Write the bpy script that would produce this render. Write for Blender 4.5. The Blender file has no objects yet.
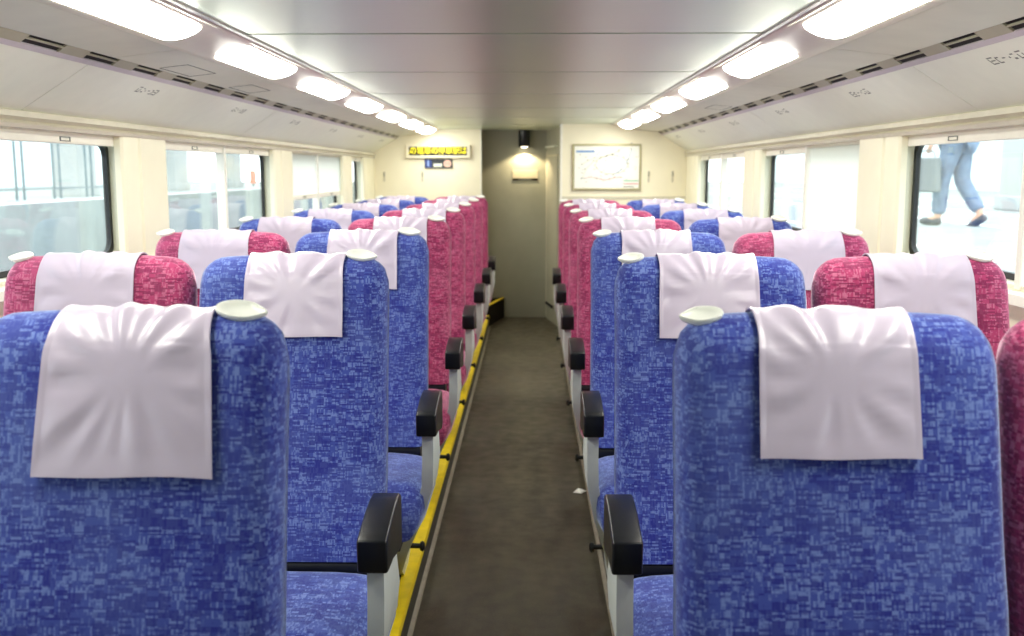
import bpy, bmesh, math, random
from mathutils import Vector, Matrix
random.seed(7)
sc = bpy.context.scene
C = sc.collection
PI = math.pi
R = math.radians
cos, sin = math.cos, math.sin

# ------------------------------------------------------------------ camera
EYE = 1.367
cam_d = bpy.data.cameras.new('camera'); cam = bpy.data.objects.new('camera', cam_d); C.objects.link(cam)
cam.location = (0.075, 0, EYE)
cam.rotation_euler = (R(90 - 8.31), 0, R(1.02))
cam_d.sensor_width = 36; cam_d.lens = 1000 / 1024 * 36
cam_d.clip_start = 0.02; cam_d.clip_end = 200
cam_d.dof.use_dof = True; cam_d.dof.focus_distance = 2.3; cam_d.dof.aperture_fstop = 5.0
sc.camera = cam

# ------------------------------------------------------------------ world, exposure
LAMP = 31.0
SKY = 4.6
w = bpy.data.worlds.new('sky'); sc.world = w; w.use_nodes = True
bg = w.node_tree.nodes['Background']
bg.inputs[0].default_value = (0.90, 0.96, 1.0, 1); bg.inputs[1].default_value = SKY
sc.view_settings.view_transform = 'Standard'; sc.view_settings.look = 'None'
sc.view_settings.exposure = 0.0; sc.view_settings.gamma = 1.0
sc.view_settings.use_curve_mapping = False
sc.cycles.use_denoising = True
sc.cycles.max_bounces = 10; sc.cycles.diffuse_bounces = 6; sc.cycles.glossy_bounces = 4
sc.cycles.transparent_max_bounces = 16
sc.cycles.caustics_reflective = False; sc.cycles.caustics_refractive = False
sc.cycles.sample_clamp_indirect = 6

# ------------------------------------------------------------------ materials
def srgb(r, g, b):
    f = lambda c: (c / 255 / 12.92) if c / 255 <= .04045 else ((c / 255 + .055) / 1.055) ** 2.4
    return (f(r), f(g), f(b), 1)

class NT:
    """tiny node helper"""
    def __init__(s, name):
        s.m = bpy.data.materials.new(name); s.m.use_nodes = True
        s.n = s.m.node_tree.nodes; s.l = s.m.node_tree.links
        s.b = s.n['Principled BSDF']; s.out = s.n['Material Output']
    def new(s, t, **kw):
        n = s.n.new(t)
        for k, v in kw.items(): setattr(n, k, v)
        return n
    def put(s, v, sock):
        if hasattr(v, 'is_linked') or isinstance(v, bpy.types.NodeSocket): s.l.new(v, sock)
        else: sock.default_value = v
    def math(s, op, a, b=0.0, c=0.0):
        n = s.new('ShaderNodeMath', operation=op); s.put(a, n.inputs[0]); s.put(b, n.inputs[1]); s.put(c, n.inputs[2]); return n.outputs[0]
    def vmath(s, op, a, b=(0, 0, 0)):
        n = s.new('ShaderNodeVectorMath', operation=op); s.put(a, n.inputs[0]); s.put(b, n.inputs[1]); return n.outputs[0]
    def mix(s, f, a, b):
        n = s.new('ShaderNodeMix', data_type='RGBA'); s.put(f, n.inputs[0]); s.put(a, n.inputs[6]); s.put(b, n.inputs[7]); return n.outputs[2]
    def noise(s, scale, vec=None, detail=2.0):
        n = s.new('ShaderNodeTexNoise'); n.inputs['Scale'].default_value = scale; n.inputs['Detail'].default_value = detail
        if vec is not None: s.l.new(vec, n.inputs['Vector'])
        return n.outputs[0]
    def ramp(s, v, p0, p1):
        n = s.new('ShaderNodeMapRange'); s.put(v, n.inputs[0]); n.inputs[1].default_value = p0; n.inputs[2].default_value = p1; return n.outputs[0]
    def obj(s): return s.new('ShaderNodeTexCoord').outputs['Object']
    def bump(s, h, strength=.3, dist=.002):
        n = s.new('ShaderNodeBump'); n.inputs['Strength'].default_value = strength; n.inputs['Distance'].default_value = dist
        s.put(h, n.inputs['Height']); s.l.new(n.outputs[0], s.b.inputs['Normal'])

def plain(name, col, rough=.5, metal=0.0, spec=.5, vary=.06, scale=30, emit=None, bump=0):
    t = NT(name)
    if vary:
        v = t.ramp(t.noise(scale, t.obj(), 3), .3, .7)
        a = tuple(c * (1 - vary) for c in col[:3]) + (1,); b = tuple(min(1, c * (1 + vary)) for c in col[:3]) + (1,)
        t.put(t.mix(v, a, b), t.b.inputs['Base Color'])
    else: t.b.inputs['Base Color'].default_value = col
    t.b.inputs['Roughness'].default_value = rough; t.b.inputs['Metallic'].default_value = metal
    t.b.inputs['Specular IOR Level'].default_value = spec
    if emit: t.b.inputs['Emission Color'].default_value = col; t.b.inputs['Emission Strength'].default_value = emit
    if bump: t.bump(t.noise(scale * 8, t.obj(), 2), bump, .001)
    return t.m

def fabric(name, dark, mid, light, sheen):
    t = NT(name)
    rnd = t.new('ShaderNodeObjectInfo').outputs['Random']
    comb = t.new('ShaderNodeCombineXYZ'); off = t.math('MULTIPLY', rnd, 3.7)
    p = t.vmath('ADD', t.obj(), comb.outputs[0])
    t.l.new(off, comb.inputs[0]); t.l.new(off, comb.inputs[2])
    def cell(sx, sy, sz, seed):
        q = t.vmath('ADD', p, (seed * .37, seed * .53, seed * .71))
        sn = t.vmath('SNAP', q, (sx, sy, sz))
        n = t.new('ShaderNodeTexWhiteNoise'); t.l.new(sn, n.inputs['Vector']); return n.outputs['Value']
    blk = cell(.015, .009, .011, 1); ver = cell(.0032, .009, .012, 2); hor = cell(.018, .009, .0036, 3); fine = cell(.004, .009, .004, 4)
    lo = t.noise(22, p, 2); lo2 = t.noise(7, p, 2)
    # light strokes
    a = t.math('ADD', t.math('MULTIPLY', ver, .55), t.math('MULTIPLY', blk, .35))
    a = t.math('ADD', a, t.math('MULTIPLY', fine, .25))
    light_m = t.ramp(a, .50, .72)
    d = t.math('ADD', t.math('MULTIPLY', hor, .5), t.math('MULTIPLY', lo, .9))
    d = t.math('ADD', d, t.math('MULTIPLY', blk, .30))
    dark_m = t.ramp(d, .82, .93)
    c = t.mix(t.math('MULTIPLY', light_m, .8), mid, light)
    c = t.mix(t.math('MULTIPLY', dark_m, .82), c, dark)
    c = t.mix(t.math('MULTIPLY', t.ramp(lo2, .45, .75), .22), c, light)
    t.l.new(c, t.b.inputs['Base Color'])
    t.b.inputs['Roughness'].default_value = .85; t.b.inputs['Specular IOR Level'].default_value = .2
    t.b.inputs['Sheen Weight'].default_value = 1.0; t.b.inputs['Sheen Roughness'].default_value = .33
    t.b.inputs['Sheen Tint'].default_value = sheen
    t.bump(t.noise(900, p, 2), .25, .001)
    return t.m

M = {}
M['blue'] = fabric('blue_jacquard', srgb(40, 44, 136), srgb(67, 82, 165), srgb(120, 140, 202), (.70, .82, 1, 1))
M['pink'] = fabric('pink_jacquard', srgb(122, 32, 76), srgb(172, 62, 106), srgb(200, 116, 148), (1, .66, .80, 1))
M['vinyl'] = plain('cover_vinyl', srgb(200, 188, 208), .30, vary=.03, scale=12, bump=.04)
M['handle'] = plain('handle_white', srgb(244, 245, 238), .3, vary=.02)
M['black'] = plain('armrest_black', srgb(20, 22, 26), .32, vary=.15, bump=.1)
M['dark'] = plain('dark_metal', srgb(34, 34, 36), .5, vary=.1)
M['panel_grey'] = plain('side_panel_grey', srgb(220, 227, 223), .4, vary=.03)
M['cream'] = plain('cream_laminate', srgb(248, 241, 216), .42, vary=.02, scale=8)
M['pillar'] = plain('pillar_cream', srgb(252, 247, 222), .4, vary=.02, scale=8)
M['white'] = plain('rack_white', srgb(234, 235, 222), .4, vary=.02, scale=14)
M['trim'] = plain('trim_cream', srgb(212, 206, 186), .4, vary=.03)
M['lilac'] = plain('trim_lilac', srgb(190, 181, 188), .4, vary=.03)
M['vent'] = plain('vent_metal', srgb(160, 155, 135), .45, vary=.03)
M['seam'] = plain('seam_dark', srgb(46, 44, 40), .7, vary=0)
M['slot'] = plain('slot_black', srgb(14, 13, 12), .8, vary=0)
M['mark'] = plain('mark_grey', srgb(120, 122, 116), .6, vary=0)
M['ceil_side'] = plain('ceiling_side', srgb(214, 211, 198), .45, vary=.03, scale=10)
M['housing'] = plain('lamp_housing', srgb(224, 212, 200), .35, vary=.02)
M['lamp'] = plain('lamp_diffuser', (1, .995, .88, 1), .4, vary=0, emit=LAMP)
M['alu'] = plain('aluminium', srgb(200, 200, 196), .35, metal=.8, vary=.05)
M['frame'] = plain('window_frame', srgb(226, 222, 204), .4, vary=.02)
M['mullion'] = plain('mullion_white', srgb(244, 242, 232), .35, vary=.02)
M['gasket'] = plain('gasket_black', srgb(18, 20, 22), .5, vary=.1)
M['bar'] = plain('blind_bar', srgb(244, 240, 226), .4, vary=.02)
M['yellow'] = plain('step_yellow', srgb(236, 206, 20), .45, vary=.12, scale=18)
M['riser'] = plain('riser_dark', srgb(62, 58, 50), .55, vary=.15)
M['bead'] = plain('floor_bead', srgb(128, 120, 100), .4, vary=.15)
M['recess'] = plain('recess_grey', srgb(166, 167, 148), .5, vary=.05, scale=6)
M['recess2'] = plain('recess_side', srgb(176, 174, 154), .5, vary=.05, scale=6)
M['step_dark'] = plain('step_dark', srgb(34, 30, 26), .9, spec=.08, vary=.2)
M['plaque'] = plain('plaque', srgb(206, 198, 170), .5, vary=.04)
M['paper'] = plain('paper', srgb(240, 238, 232), .7, vary=.02)
M['sheet'] = plain('map_sheet', srgb(246, 246, 240), .35, vary=.01)
M['map_blue'] = plain('map_blue', srgb(120, 160, 214), .5, vary=0)
M['map_green'] = plain('map_green', srgb(120, 190, 150), .5, vary=0)
M['map_red'] = plain('map_red', srgb(232, 150, 150), .5, vary=0)
M['map_grey'] = plain('map_grey', srgb(150, 150, 150), .5, vary=0)
M['map_pale'] = plain('map_pale', srgb(226, 222, 200), .5, vary=0)
M['brass'] = plain('map_frame', srgb(176, 168, 130), .35, metal=.5, vary=.04)
M['led'] = plain('led_yellow', (1, .86, .02, 1), .5, vary=0, emit=1.2)
M['led_bg'] = plain('led_screen', srgb(34, 30, 10), .3, vary=0)
M['sign_dark'] = plain('sign_dark', srgb(40, 46, 52), .4, vary=.05)
M['sign_blue'] = plain('sign_blue', srgb(40, 60, 130), .4, vary=0)
M['sign_pale'] = plain('sign_pale_blue', srgb(150, 176, 230), .4, vary=0)
M['sign_white'] = plain('sign_white', srgb(232, 236, 222), .4, vary=0)
M['sign_pink'] = plain('sign_pink', srgb(244, 206, 190), .4, vary=0)
M['sign_red'] = plain('sign_red', srgb(222, 120, 110), .4, vary=0)
M['bulb'] = plain('downlight_bulb', (1, .84, .6, 1), .4, vary=0, emit=12)
M['concrete'] = plain('platform_concrete', srgb(142, 150, 147), .8, vary=.12, scale=1.5)
M['line_white'] = plain('platform_line', srgb(250, 250, 246), .7, vary=.03)
M['ballast'] = plain('track_bed', srgb(112, 128, 134), .9, vary=.25, scale=6)
M['far_wall'] = plain('far_wall', srgb(214, 226, 230), .8, vary=.06, scale=.7)
M['grey_block'] = plain('grey_block', srgb(168, 172, 170), .8, vary=.08, scale=1)
M['steel'] = plain('fence_steel', srgb(104, 120, 126), .5, metal=.3, vary=.1)
M['orange'] = plain('sign_orange', srgb(220, 96, 50), .5, vary=.05)
M['jeans'] = plain('jeans', srgb(108, 128, 152), .85, vary=.25, scale=9)
M['shirt'] = plain('shirt', srgb(206, 214, 216), .8, vary=.06)
M['skin'] = plain('skin', srgb(208, 164, 138), .5, vary=.05)
M['hair'] = plain('hair', srgb(28, 24, 22), .5, vary=.2)
M['shoe'] = plain('shoe', srgb(60, 66, 74), .5, vary=.1)
M['bag'] = plain('bag_grey', srgb(120, 126, 128), .7, vary=.06)
M['bag_yellow'] = plain('bag_yellow', srgb(224, 206, 60), .6, vary=.04)

# brushed central ceiling
t = NT('ceiling_metal')
mp = t.new('ShaderNodeMapping'); mp.inputs['Scale'].default_value = (3, 220, 1); t.l.new(t.obj(), mp.inputs[0])
t.put(t.mix(t.noise(4, mp.outputs[0], 3), srgb(196, 206, 192), srgb(210, 220, 206)), t.b.inputs['Base Color'])
t.b.inputs['Metallic'].default_value = .4; t.b.inputs['Roughness'].default_value = .34
M['ceil'] = t.m
# floor vinyl, worn
t = NT('floor_vinyl')
o = t.obj()
mp = t.new('ShaderNodeMapping'); mp.inputs['Scale'].default_value = (5, 1.2, 1); t.l.new(o, mp.inputs[0])
n1 = t.ramp(t.noise(3, mp.outputs[0], 6), .3, .72); n2 = t.ramp(t.noise(160, o, 2), .35, .65); n3 = t.ramp(t.noise(14, o, 5), .35, .7)
c = t.mix(n1, srgb(52, 48, 37), srgb(86, 80, 64)); c = t.mix(t.math('MULTIPLY', n2, .35), c, srgb(108, 101, 82)); c = t.mix(t.math('MULTIPLY', n3, .4), c, srgb(46, 43, 35))
t.l.new(c, t.b.inputs['Base Color']); t.put(t.math('MULTIPLY_ADD', n3, .18, .32), t.b.inputs['Roughness'])
t.bump(t.noise(240, o, 2), .2, .001)
M['floor'] = t.m
# glass
t = NT('window_glass')
tr = t.new('ShaderNodeBsdfTransparent'); tr.inputs[0].default_value = (.97, .99, .985, 1)
gl = t.new('ShaderNodeBsdfGlossy'); gl.inputs['Roughness'].default_value = .02
lw = t.new('ShaderNodeLayerWeight'); fac = t.math('MULTIPLY_ADD', t.math('POWER', lw.outputs['Facing'], 5.0), .8, .04)
mx = t.new('ShaderNodeMixShader'); t.l.new(fac, mx.inputs[0]); t.l.new(tr.outputs[0], mx.inputs[1]); t.l.new(gl.outputs[0], mx.inputs[2])
t.l.new(mx.outputs[0], t.out.inputs[0])
M['glass'] = t.m
# pulled blind cloth: lets daylight through
t = NT('blind_cloth')
wv = t.new('ShaderNodeTexWave', bands_direction='Z'); wv.inputs['Scale'].default_value = 60; t.l.new(t.obj(), wv.inputs[0])
t.put(t.mix(wv.outputs[0], srgb(238, 240, 236), srgb(248, 249, 246)), t.b.inputs['Base Color']); t.b.inputs['Roughness'].default_value = .7
tl = t.new('ShaderNodeBsdfTranslucent'); tl.inputs[0].default_value = srgb(248, 246, 240)
mx = t.new('ShaderNodeMixShader'); mx.inputs[0].default_value = .65
t.l.new(t.b.outputs[0], mx.inputs[1]); t.l.new(tl.outputs[0], mx.inputs[2]); t.l.new(mx.outputs[0], t.out.inputs[0])
M['cloth'] = t.m

# ------------------------------------------------------------------ mesh helpers
class MB:
    def __init__(s): s.v = []; s.f = []
    def add(s, vs, fs):
        k = len(s.v); s.v += [tuple(v) for v in vs]; s.f += [[i + k for i in f] for f in fs]; return s
    def box(s, x0, x1, y0, y1, z0, z1):
        if x0 > x1: x0, x1 = x1, x0
        return s.add([(x0, y0, z0), (x1, y0, z0), (x1, y1, z0), (x0, y1, z0), (x0, y0, z1), (x1, y0, z1), (x1, y1, z1), (x0, y1, z1)],
                     [(3, 2, 1, 0), (4, 5, 6, 7), (0, 1, 5, 4), (1, 2, 6, 5), (2, 3, 7, 6), (3, 0, 4, 7)])
    def prism(s, pts, axis, a, b):
        """closed outline pts (2D) extruded along axis from a to b"""
        n = len(pts)
        def P(u, v, w): return {'x': (w, u, v), 'y': (u, w, v), 'z': (u, v, w)}[axis]
        vs = [P(u, v, a) for u, v in pts] + [P(u, v, b) for u, v in pts]
        fs = [list(range(n))[::-1], list(range(n, 2 * n))] + [[i, (i + 1) % n, n + (i + 1) % n, n + i] for i in range(n)]
        return s.add(vs, fs)
    def grid(s, rows, close_u=False, close_v=False, caps=False):
        """rows: list of equal-length lists of points"""
        nr, nc = len(rows), len(rows[0]); vs = [p for r in rows for p in r]; fs = []
        for i in range(nr if close_v else nr - 1):
            for j in range(nc if close_u else nc - 1):
                a = i * nc + j; b = i * nc + (j + 1) % nc; i2 = (i + 1) % nr
                fs.append((a, b, i2 * nc + (j + 1) % nc, i2 * nc + j))
        if caps: fs.append(list(range(nc))[::-1]); fs.append([(nr - 1) * nc + j for j in range(nc)])
        return s.add(vs, fs)
    def tube(s, pts, r, n=8, caps=True):
        pts = [Vector(p) for p in pts]; rows = []
        for i, p in enumerate(pts):
            d = (pts[min(i + 1, len(pts) - 1)] - pts[max(i - 1, 0)]).normalized()
            a = d.cross(Vector((0, 0, 1)) if abs(d.z) < .9 else Vector((1, 0, 0))).normalized(); b = d.cross(a)
            rr = r[i] if isinstance(r, (list, tuple)) else r
            rows.append([p + a * cos(2 * PI * k / n) * rr + b * sin(2 * PI * k / n) * rr for k in range(n)])
        return s.grid(rows, close_u=True, caps=caps)
    def lathe(s, prof, n=24, c=(0, 0, 0)):
        rows = [[(c[0] + r * cos(2 * PI * k / n), c[1] + r * sin(2 * PI * k / n), c[2] + z) for k in range(n)] for r, z in prof]
        return s.grid(rows, close_u=True, caps=True)
    def mesh(s, name, mat=None, smooth=None, bevel=0, seg=2):
        me = bpy.data.meshes.new(name); me.from_pydata(s.v, [], s.f)
        bm = bmesh.new(); bm.from_mesh(me)
        bmesh.ops.recalc_face_normals(bm, faces=bm.faces)
        if bevel:
            es = [e for e in bm.edges if len(e.link_faces) == 2 and e.calc_face_angle(0) > .5]
            bmesh.ops.bevel(bm, geom=es, offset=bevel, segments=seg, profile=.5, affect='EDGES', clamp_overlap=True)
        bm.to_mesh(me); bm.free()
        if smooth is not None:
            me.polygons.foreach_set('use_smooth', [True] * len(me.polygons))
            if smooth < 180: me.set_sharp_from_angle(angle=R(smooth))
        if mat: me.materials.append(M[mat])
        return me
    def build(s, name, mat, parent=None, smooth=None, bevel=0, seg=2):
        return link(name, s.mesh(name, mat, smooth, bevel, seg), parent)

def link(name, me, parent=None):
    o = bpy.data.objects.new(name, me); C.objects.link(o)
    if parent: o.parent = parent
    return o
def empty(name, loc=(0, 0, 0), rz=0):
    o = bpy.data.objects.new(name, None); C.objects.link(o); o.location = loc; o.rotation_euler.z = rz; o.empty_display_size = .05; return o
def tag(o, label, cat, group=None):
    o['label'] = label; o['category'] = cat
    if group: o['group'] = group
    return o
def struct(o, label=None):
    o['kind'] = 'structure'
    if label: o['label'] = label
    return o
def text_mesh(body, size, mat, bold=0.0, depth=.0008):
    cu = bpy.data.curves.new('text', 'FONT'); cu.body = body; cu.size = size; cu.extrude = depth; cu.align_x = 'CENTER'; cu.align_y = 'CENTER'; cu.offset = bold
    o = bpy.data.objects.new('text', cu); C.objects.link(o)
    bpy.context.view_layer.update()
    dg = bpy.context.evaluated_depsgraph_get()
    me = bpy.data.meshes.new_from_object(o.evaluated_get(dg))
    bpy.data.objects.remove(o); me.materials.clear(); me.materials.append(M[mat])
    return me

# ------------------------------------------------------------------ the shell
HW = 1.345            # half width of the saloon
YB, YL, YR, YE = -2.0, 9.10, 8.15, 9.42   # back end, left partition, right partition, recess wall
ZC = 1.747
SEAM0, SEAM = 2.86, 1.08
seams = [SEAM0 + SEAM * k for k in range(-5, 8) if YB < SEAM0 + SEAM * k < YE]

struct(MB().box(-1.6, 1.6, YB - .1, YE + .1, -.08, 0).build('floor', 'floor'))
PL, PR = -.285, .337   # plinth edges
PH = .11
tn = [0]
def trim(mb, mat, **kw):
    tn[0] += 1
    return struct(mb.build('trim_%d' % tn[0], mat, **kw))
# seat plinths with yellow nosing and a bead where they meet the floor
for x, s, y1 in ((PL, -1, 8.75), (PR, 1, YR)):
    trim(MB().box(x, s * HW, YB, y1, 0, PH), 'riser')
    trim(MB().prism([(x + s * .040, PH), (x - s * .002, PH), (x - s * .004, PH - .012), (x - s * .004, PH - .016), (x - s * .001, PH - .016), (x - s * .001, PH + .003), (x + s * .040, PH + .003)], 'y', YB, y1), 'yellow')
    trim(MB().prism([(x, 0), (x - s * .014, 0), (x - s * .012, .004), (x, .010)], 'y', YB, y1), 'bead')

WZ0, WZ1 = 1.06, 1.487
def openings(s):
    o = [(-.25, 1.46), (1.80, 3.545), (3.90, 5.615), (5.97, 7.685)]
    if s < 0: o.append((7.97, 8.60))
    return o
for s, side in ((-1, 'left'), (1, 'right')):
    y1 = YE
    mb = MB()
    mb.box(s * HW, s * (HW + .078), YB, y1, -.05, WZ0)
    mb.box(s * HW, s * (HW + .078), YB, y1, WZ1, 1.9)
    ed = [YB] + [e for o in openings(s) for e in o] + [y1]
    for a, b in zip(ed[0::2], ed[1::2]): mb.box(s * HW, s * (HW + .078), a, b, WZ0, WZ1)
    wall = struct(mb.build('wall_' + side, 'cream'))
    # pillar covers standing a little proud, rounded
    for a, b in zip(ed[0::2], ed[1::2]):
        if b - a > 1 and b < 5: a = b - .38
        elif s > 0 and a > 7: b = YR
        elif a > 8: b = YL
        if a > 0: a -= .085
        b -= .01
        q = MB()
        for c0, c1 in ((a, a + .36 * (b - a) - .002), (a + .36 * (b - a) + .002, b)):
            q.prism([(s * (HW - .0), c0), (s * (HW - .012), c0 + .001), (s * (HW - .018), c0 + .02), (s * (HW - .018), c1 - .02), (s * (HW - .012), c1 - .001), (s * HW, c1)] if False else
                    [(s * (HW + .01), c0), (s * (HW - .010), c0 + .002), (s * (HW - .018), c0 + .012), (s * (HW - .018), c1 - .012), (s * (HW - .010), c1 - .002), (s * (HW + .01), c1)], 'z', WZ0 - .06, WZ1 + .002)
        q.build('pillar_cover', 'pillar', wall)
    # sill
    trim(MB().prism([(s * (HW + .02), WZ0), (s * (HW - .03), WZ0 - .004), (s * (HW - .035), WZ0 - .03), (s * (HW + .02), WZ0 - .03)], 'y', YB, y1), 'mullion')
    # moulding above the windows
    trim(MB().prism([(s * HW, WZ1), (s * (HW - .022), WZ1 + .001), (s * (HW - .026), WZ1 + .012), (s * (HW - .014), WZ1 + .020), (s * (HW - .030), WZ1 + .030), (s * (HW - .026), 1.533), (s * HW, 1.54)], 'y', YB, y1), 'trim', smooth=40)
    # slanted panels
    cuts = [YB] + [(2.79 if s < 0 else 2.87) + 2.08 * k for k in range(-2, 4)] + [y1]
    q = MB()
    for a, b in zip(cuts, cuts[1:]):
        q.prism([(s * 1.134, 1.659), (s * 1.330, 1.536), (s * 1.344, 1.56), (s * 1.155, 1.676)], 'y', a + .002, b - .002)
    pan = trim(q, 'white')
    MB().prism([(s * 1.145, 1.659), (s * 1.338, 1.538), (s * 1.344, 1.56), (s * 1.155, 1.676)], 'y', YB, y1).build('panel_backing', 'seam', pan)
    # seat number marks printed on the panels
    q = MB(); d = Vector((s * .196, 0, -.123)).normalized(); nrm = Vector((-s * .123, 0, -.196)).normalized() * .0012
    base = Vector((s * 1.169, 0, 1.637))
    for k in range(-2, 7):
        yc = (2.29 if s < 0 else 2.41) + 1.045 * k
        glyphs = [(-.085, 0, .022, .004), (-.085, .010, .004, .016), (-.063, .010, .004, .016), (-.085, .024, .026, .004), (-.045, .004, .012, .004), (-.045, .020, .012, .006), (-.022, .012, .006, .006), (0, .010, .014, .004),
                  (.026, .004, .016, .004), (.040, .008, .004, .018), (.026, .024, .016, .004), (.052, 0, .026, .004), (.052, .012, .020, .004), (.052, .024, .028, .004), (.076, .006, .004, .018)]
        for gy, gd, ly, ld in glyphs:
            p = [base + d * gd + Vector((0, yc - s * 0 + gy, 0)), base + d * gd + Vector((0, yc + gy + ly, 0)), base + d * (gd + ld) + Vector((0, yc + gy + ly, 0)), base + d * (gd + ld) + Vector((0, yc + gy, 0))]
            q.add([v - nrm * .3 for v in p] + [v + nrm * .3 for v in p], [(0, 1, 2, 3), (7, 6, 5, 4), (0, 1, 5, 4), (1, 2, 6, 5), (2, 3, 7, 6), (3, 0, 4, 7)])
    q.build('seat_marking', 'mark', pan)
    # lilac strip under the air slots
    trim(MB().prism([(s * 1.121, 1.667), (s * 1.134, 1.657), (s * 1.160, 1.676), (s * 1.140, 1.69)], 'y', YB, y1), 'lilac')
    # slotted air grille: dark cavity behind, blocks between the slots, a thin rail
    gr = trim(MB().prism([(s * 1.095, 1.690), (s * 1.126, 1.670), (s * 1.15, 1.70), (s * 1.11, 1.72)], 'y', YB, y1), 'slot')
    q = MB()
    y = 2.39 - .330 * 14
    while y < y1:
        if y + .19 < y1 and y + .330 > YB:
            q.prism([(s * 1.0915, 1.6865), (s * 1.1205, 1.6670), (s * 1.127, 1.675), (s * 1.097, 1.695)], 'y', max(YB, y + .19), min(y + .330, y1))
        y += .330
    q.build('grille_block', 'vent', gr)
    MB().prism([(s * 1.1040, 1.6785), (s * 1.1075, 1.6758), (s * 1.115, 1.684), (s * 1.111, 1.688)], 'y', YB, y1).build('grille_rail', 'vent', gr)

# ceiling: brushed middle panels with open seams, side panels, dark void above the seams
q = MB()
cc = [YB] + seams + [YE]
for a, b in zip(cc, cc[1:]): q.box(-.722, .722, a + .014, b - .014, ZC, ZC + .012)
ce = struct(q.build('ceiling', 'ceil'))
MB().box(-1.5, 1.5, YB, YE + .1, ZC + .04, ZC + .09).build('ceiling_void', 'seam', ce)
for s in (-1, 1):
    q = MB()
    for a, b in zip(cc, cc[1:]):
        q.prism([(s * .905, 1.7055), (s * 1.092, 1.684), (s * 1.092, 1.700), (s * .905, 1.720)], 'y', a + .002, b - .002)
    q.build('ceiling_side_panel', 'ceil_side', ce)
    # small access hatches outlined on the side panel
    for yc in ((3.30, 4.02) if s < 0 else (5.2,)):
        h = MB(); z = lambda x: 1.7055 - (x - .905) * .115 - .0006
        for (xa, xb, ya, yb) in ((.985, 1.075, yc - .14, yc - .136), (.985, 1.075, yc + .136, yc + .14), (.985, .988, yc - .14, yc + .14), (1.072, 1.075, yc - .14, yc + .14)):
            h.add([(s * xa, ya, z(xa)), (s * xb, ya, z(xb)), (s * xb, yb, z(xb)), (s * xa, yb, z(xa)), (s * xa, ya, z(xa) + .002), (s * xb, ya, z(xb) + .002), (s * xb, yb, z(xb) + .002), (s * xa, yb, z(xa) + .002)],
                  [(0, 1, 2, 3), (7, 6, 5, 4), (0, 1, 5, 4), (1, 2, 6, 5), (2, 3, 7, 6), (3, 0, 4, 7)])
        h.build('hatch_seam', 'seam', ce)
    # lamp trough: lip, back and outer return
    trim(MB().prism([(s * .718, ZC + .01), (s * .718, ZC - .004), (s * .728, ZC - .006), (s * .734, ZC + .01)], 'y', YB, YL if s < 0 else YR), 'alu')
    prof = [(s * .732, 1.746), (s * .738, 1.739), (s * .77, 1.729), (s * .81, 1.716), (s * .85, 1.704), (s * .872, 1.700), (s * .905, 1.703), (s * .908, 1.706), (s * .908, 1.76), (s * .732, 1.76)]
    trim(MB().prism(prof, 'y', YB, YL if s < 0 else YR), 'housing', smooth=40)

# partitions and recess
def part_outline(s, xin):
    return [(s * xin, 0), (s * HW, 0), (s * HW, 1.9), (s * xin, 1.9)]
pl = struct(MB().prism(part_outline(-1, .368), 'y', YL, YL + .05).build('wall_end_left', 'cream'))
prt = struct(MB().prism(part_outline(1, .335), 'y', YR, YR + .05).build('wall_end_right', 'cream'))
MB().box(.318, .336, YR - .006, YR + .056, .0, 1.9).build('edge_trim', 'mullion', prt, bevel=.003)
MB().box(.336, HW, YR - .006, YR, 1.15, 1.172).build('dado_rail', 'trim', prt)
MB().box(-.372, -.362, YL - .004, YL + .054, 0, 1.9).build('edge_trim', 'mullion', pl)
struct(MB().box(-1.4, .30, YE, YE + .05, -.02, 1.9).build('wall_recess', 'recess'))
# oblique service door on the right of the recess
a, b = Vector((.228, YE, 0)), Vector((.325, 8.82, 0)); dv = (b - a).normalized(); nv = Vector((-dv.y, dv.x, 0)); nv = nv if nv.x < 0 else -nv
def obl(u0, u1, z0, z1, t0, t1):
    q = MB(); L = (b - a).length
    P = lambda u, t_, z: tuple(a + dv * (u * L) + nv * t_ + Vector((0, 0, z)))
    return q.add([P(u0, t0, z0), P(u1, t0, z0), P(u1, t1, z0), P(u0, t1, z0), P(u0, t0, z1), P(u1, t0, z1), P(u1, t1, z1), P(u0, t1, z1)],
                 [(3, 2, 1, 0), (4, 5, 6, 7), (0, 1, 5, 4), (1, 2, 6, 5), (2, 3, 7, 6), (3, 0, 4, 7)])
ob = struct(obl(-.02, 1.02, 0, 1.9, -.04, 0).build('wall_recess_right', 'recess2'))
struct(MB().box(.325, .345, YR + .05, 8.83, 0, 1.9).build('wall_recess_corner', 'recess2'))
dr = struct(obl(.08, .95, .16, 1.50, 0, .006).build('door_1', 'recess2', bevel=.002))
obl(.06, .97, 1.505, 1.52, 0, .012).build('door_lintel', 'plaque', dr)
obl(.05, .60, .135, .155, .0, .012).build('door_sill', 'dark', dr)
obl(.0, .06, 0.02, 1.55, 0, .004).build('door_jamb', 'trim', dr)
q = obl(.15, .9, 1.585, 1.60, 0, .03); q.build('door_hinge_cover', 'sign_white', dr)
# back end of the saloon behind the camera
struct(MB().box(-HW, HW, YB - .05, YB, 0, 1.9).build('wall_back', 'cream'))

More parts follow.
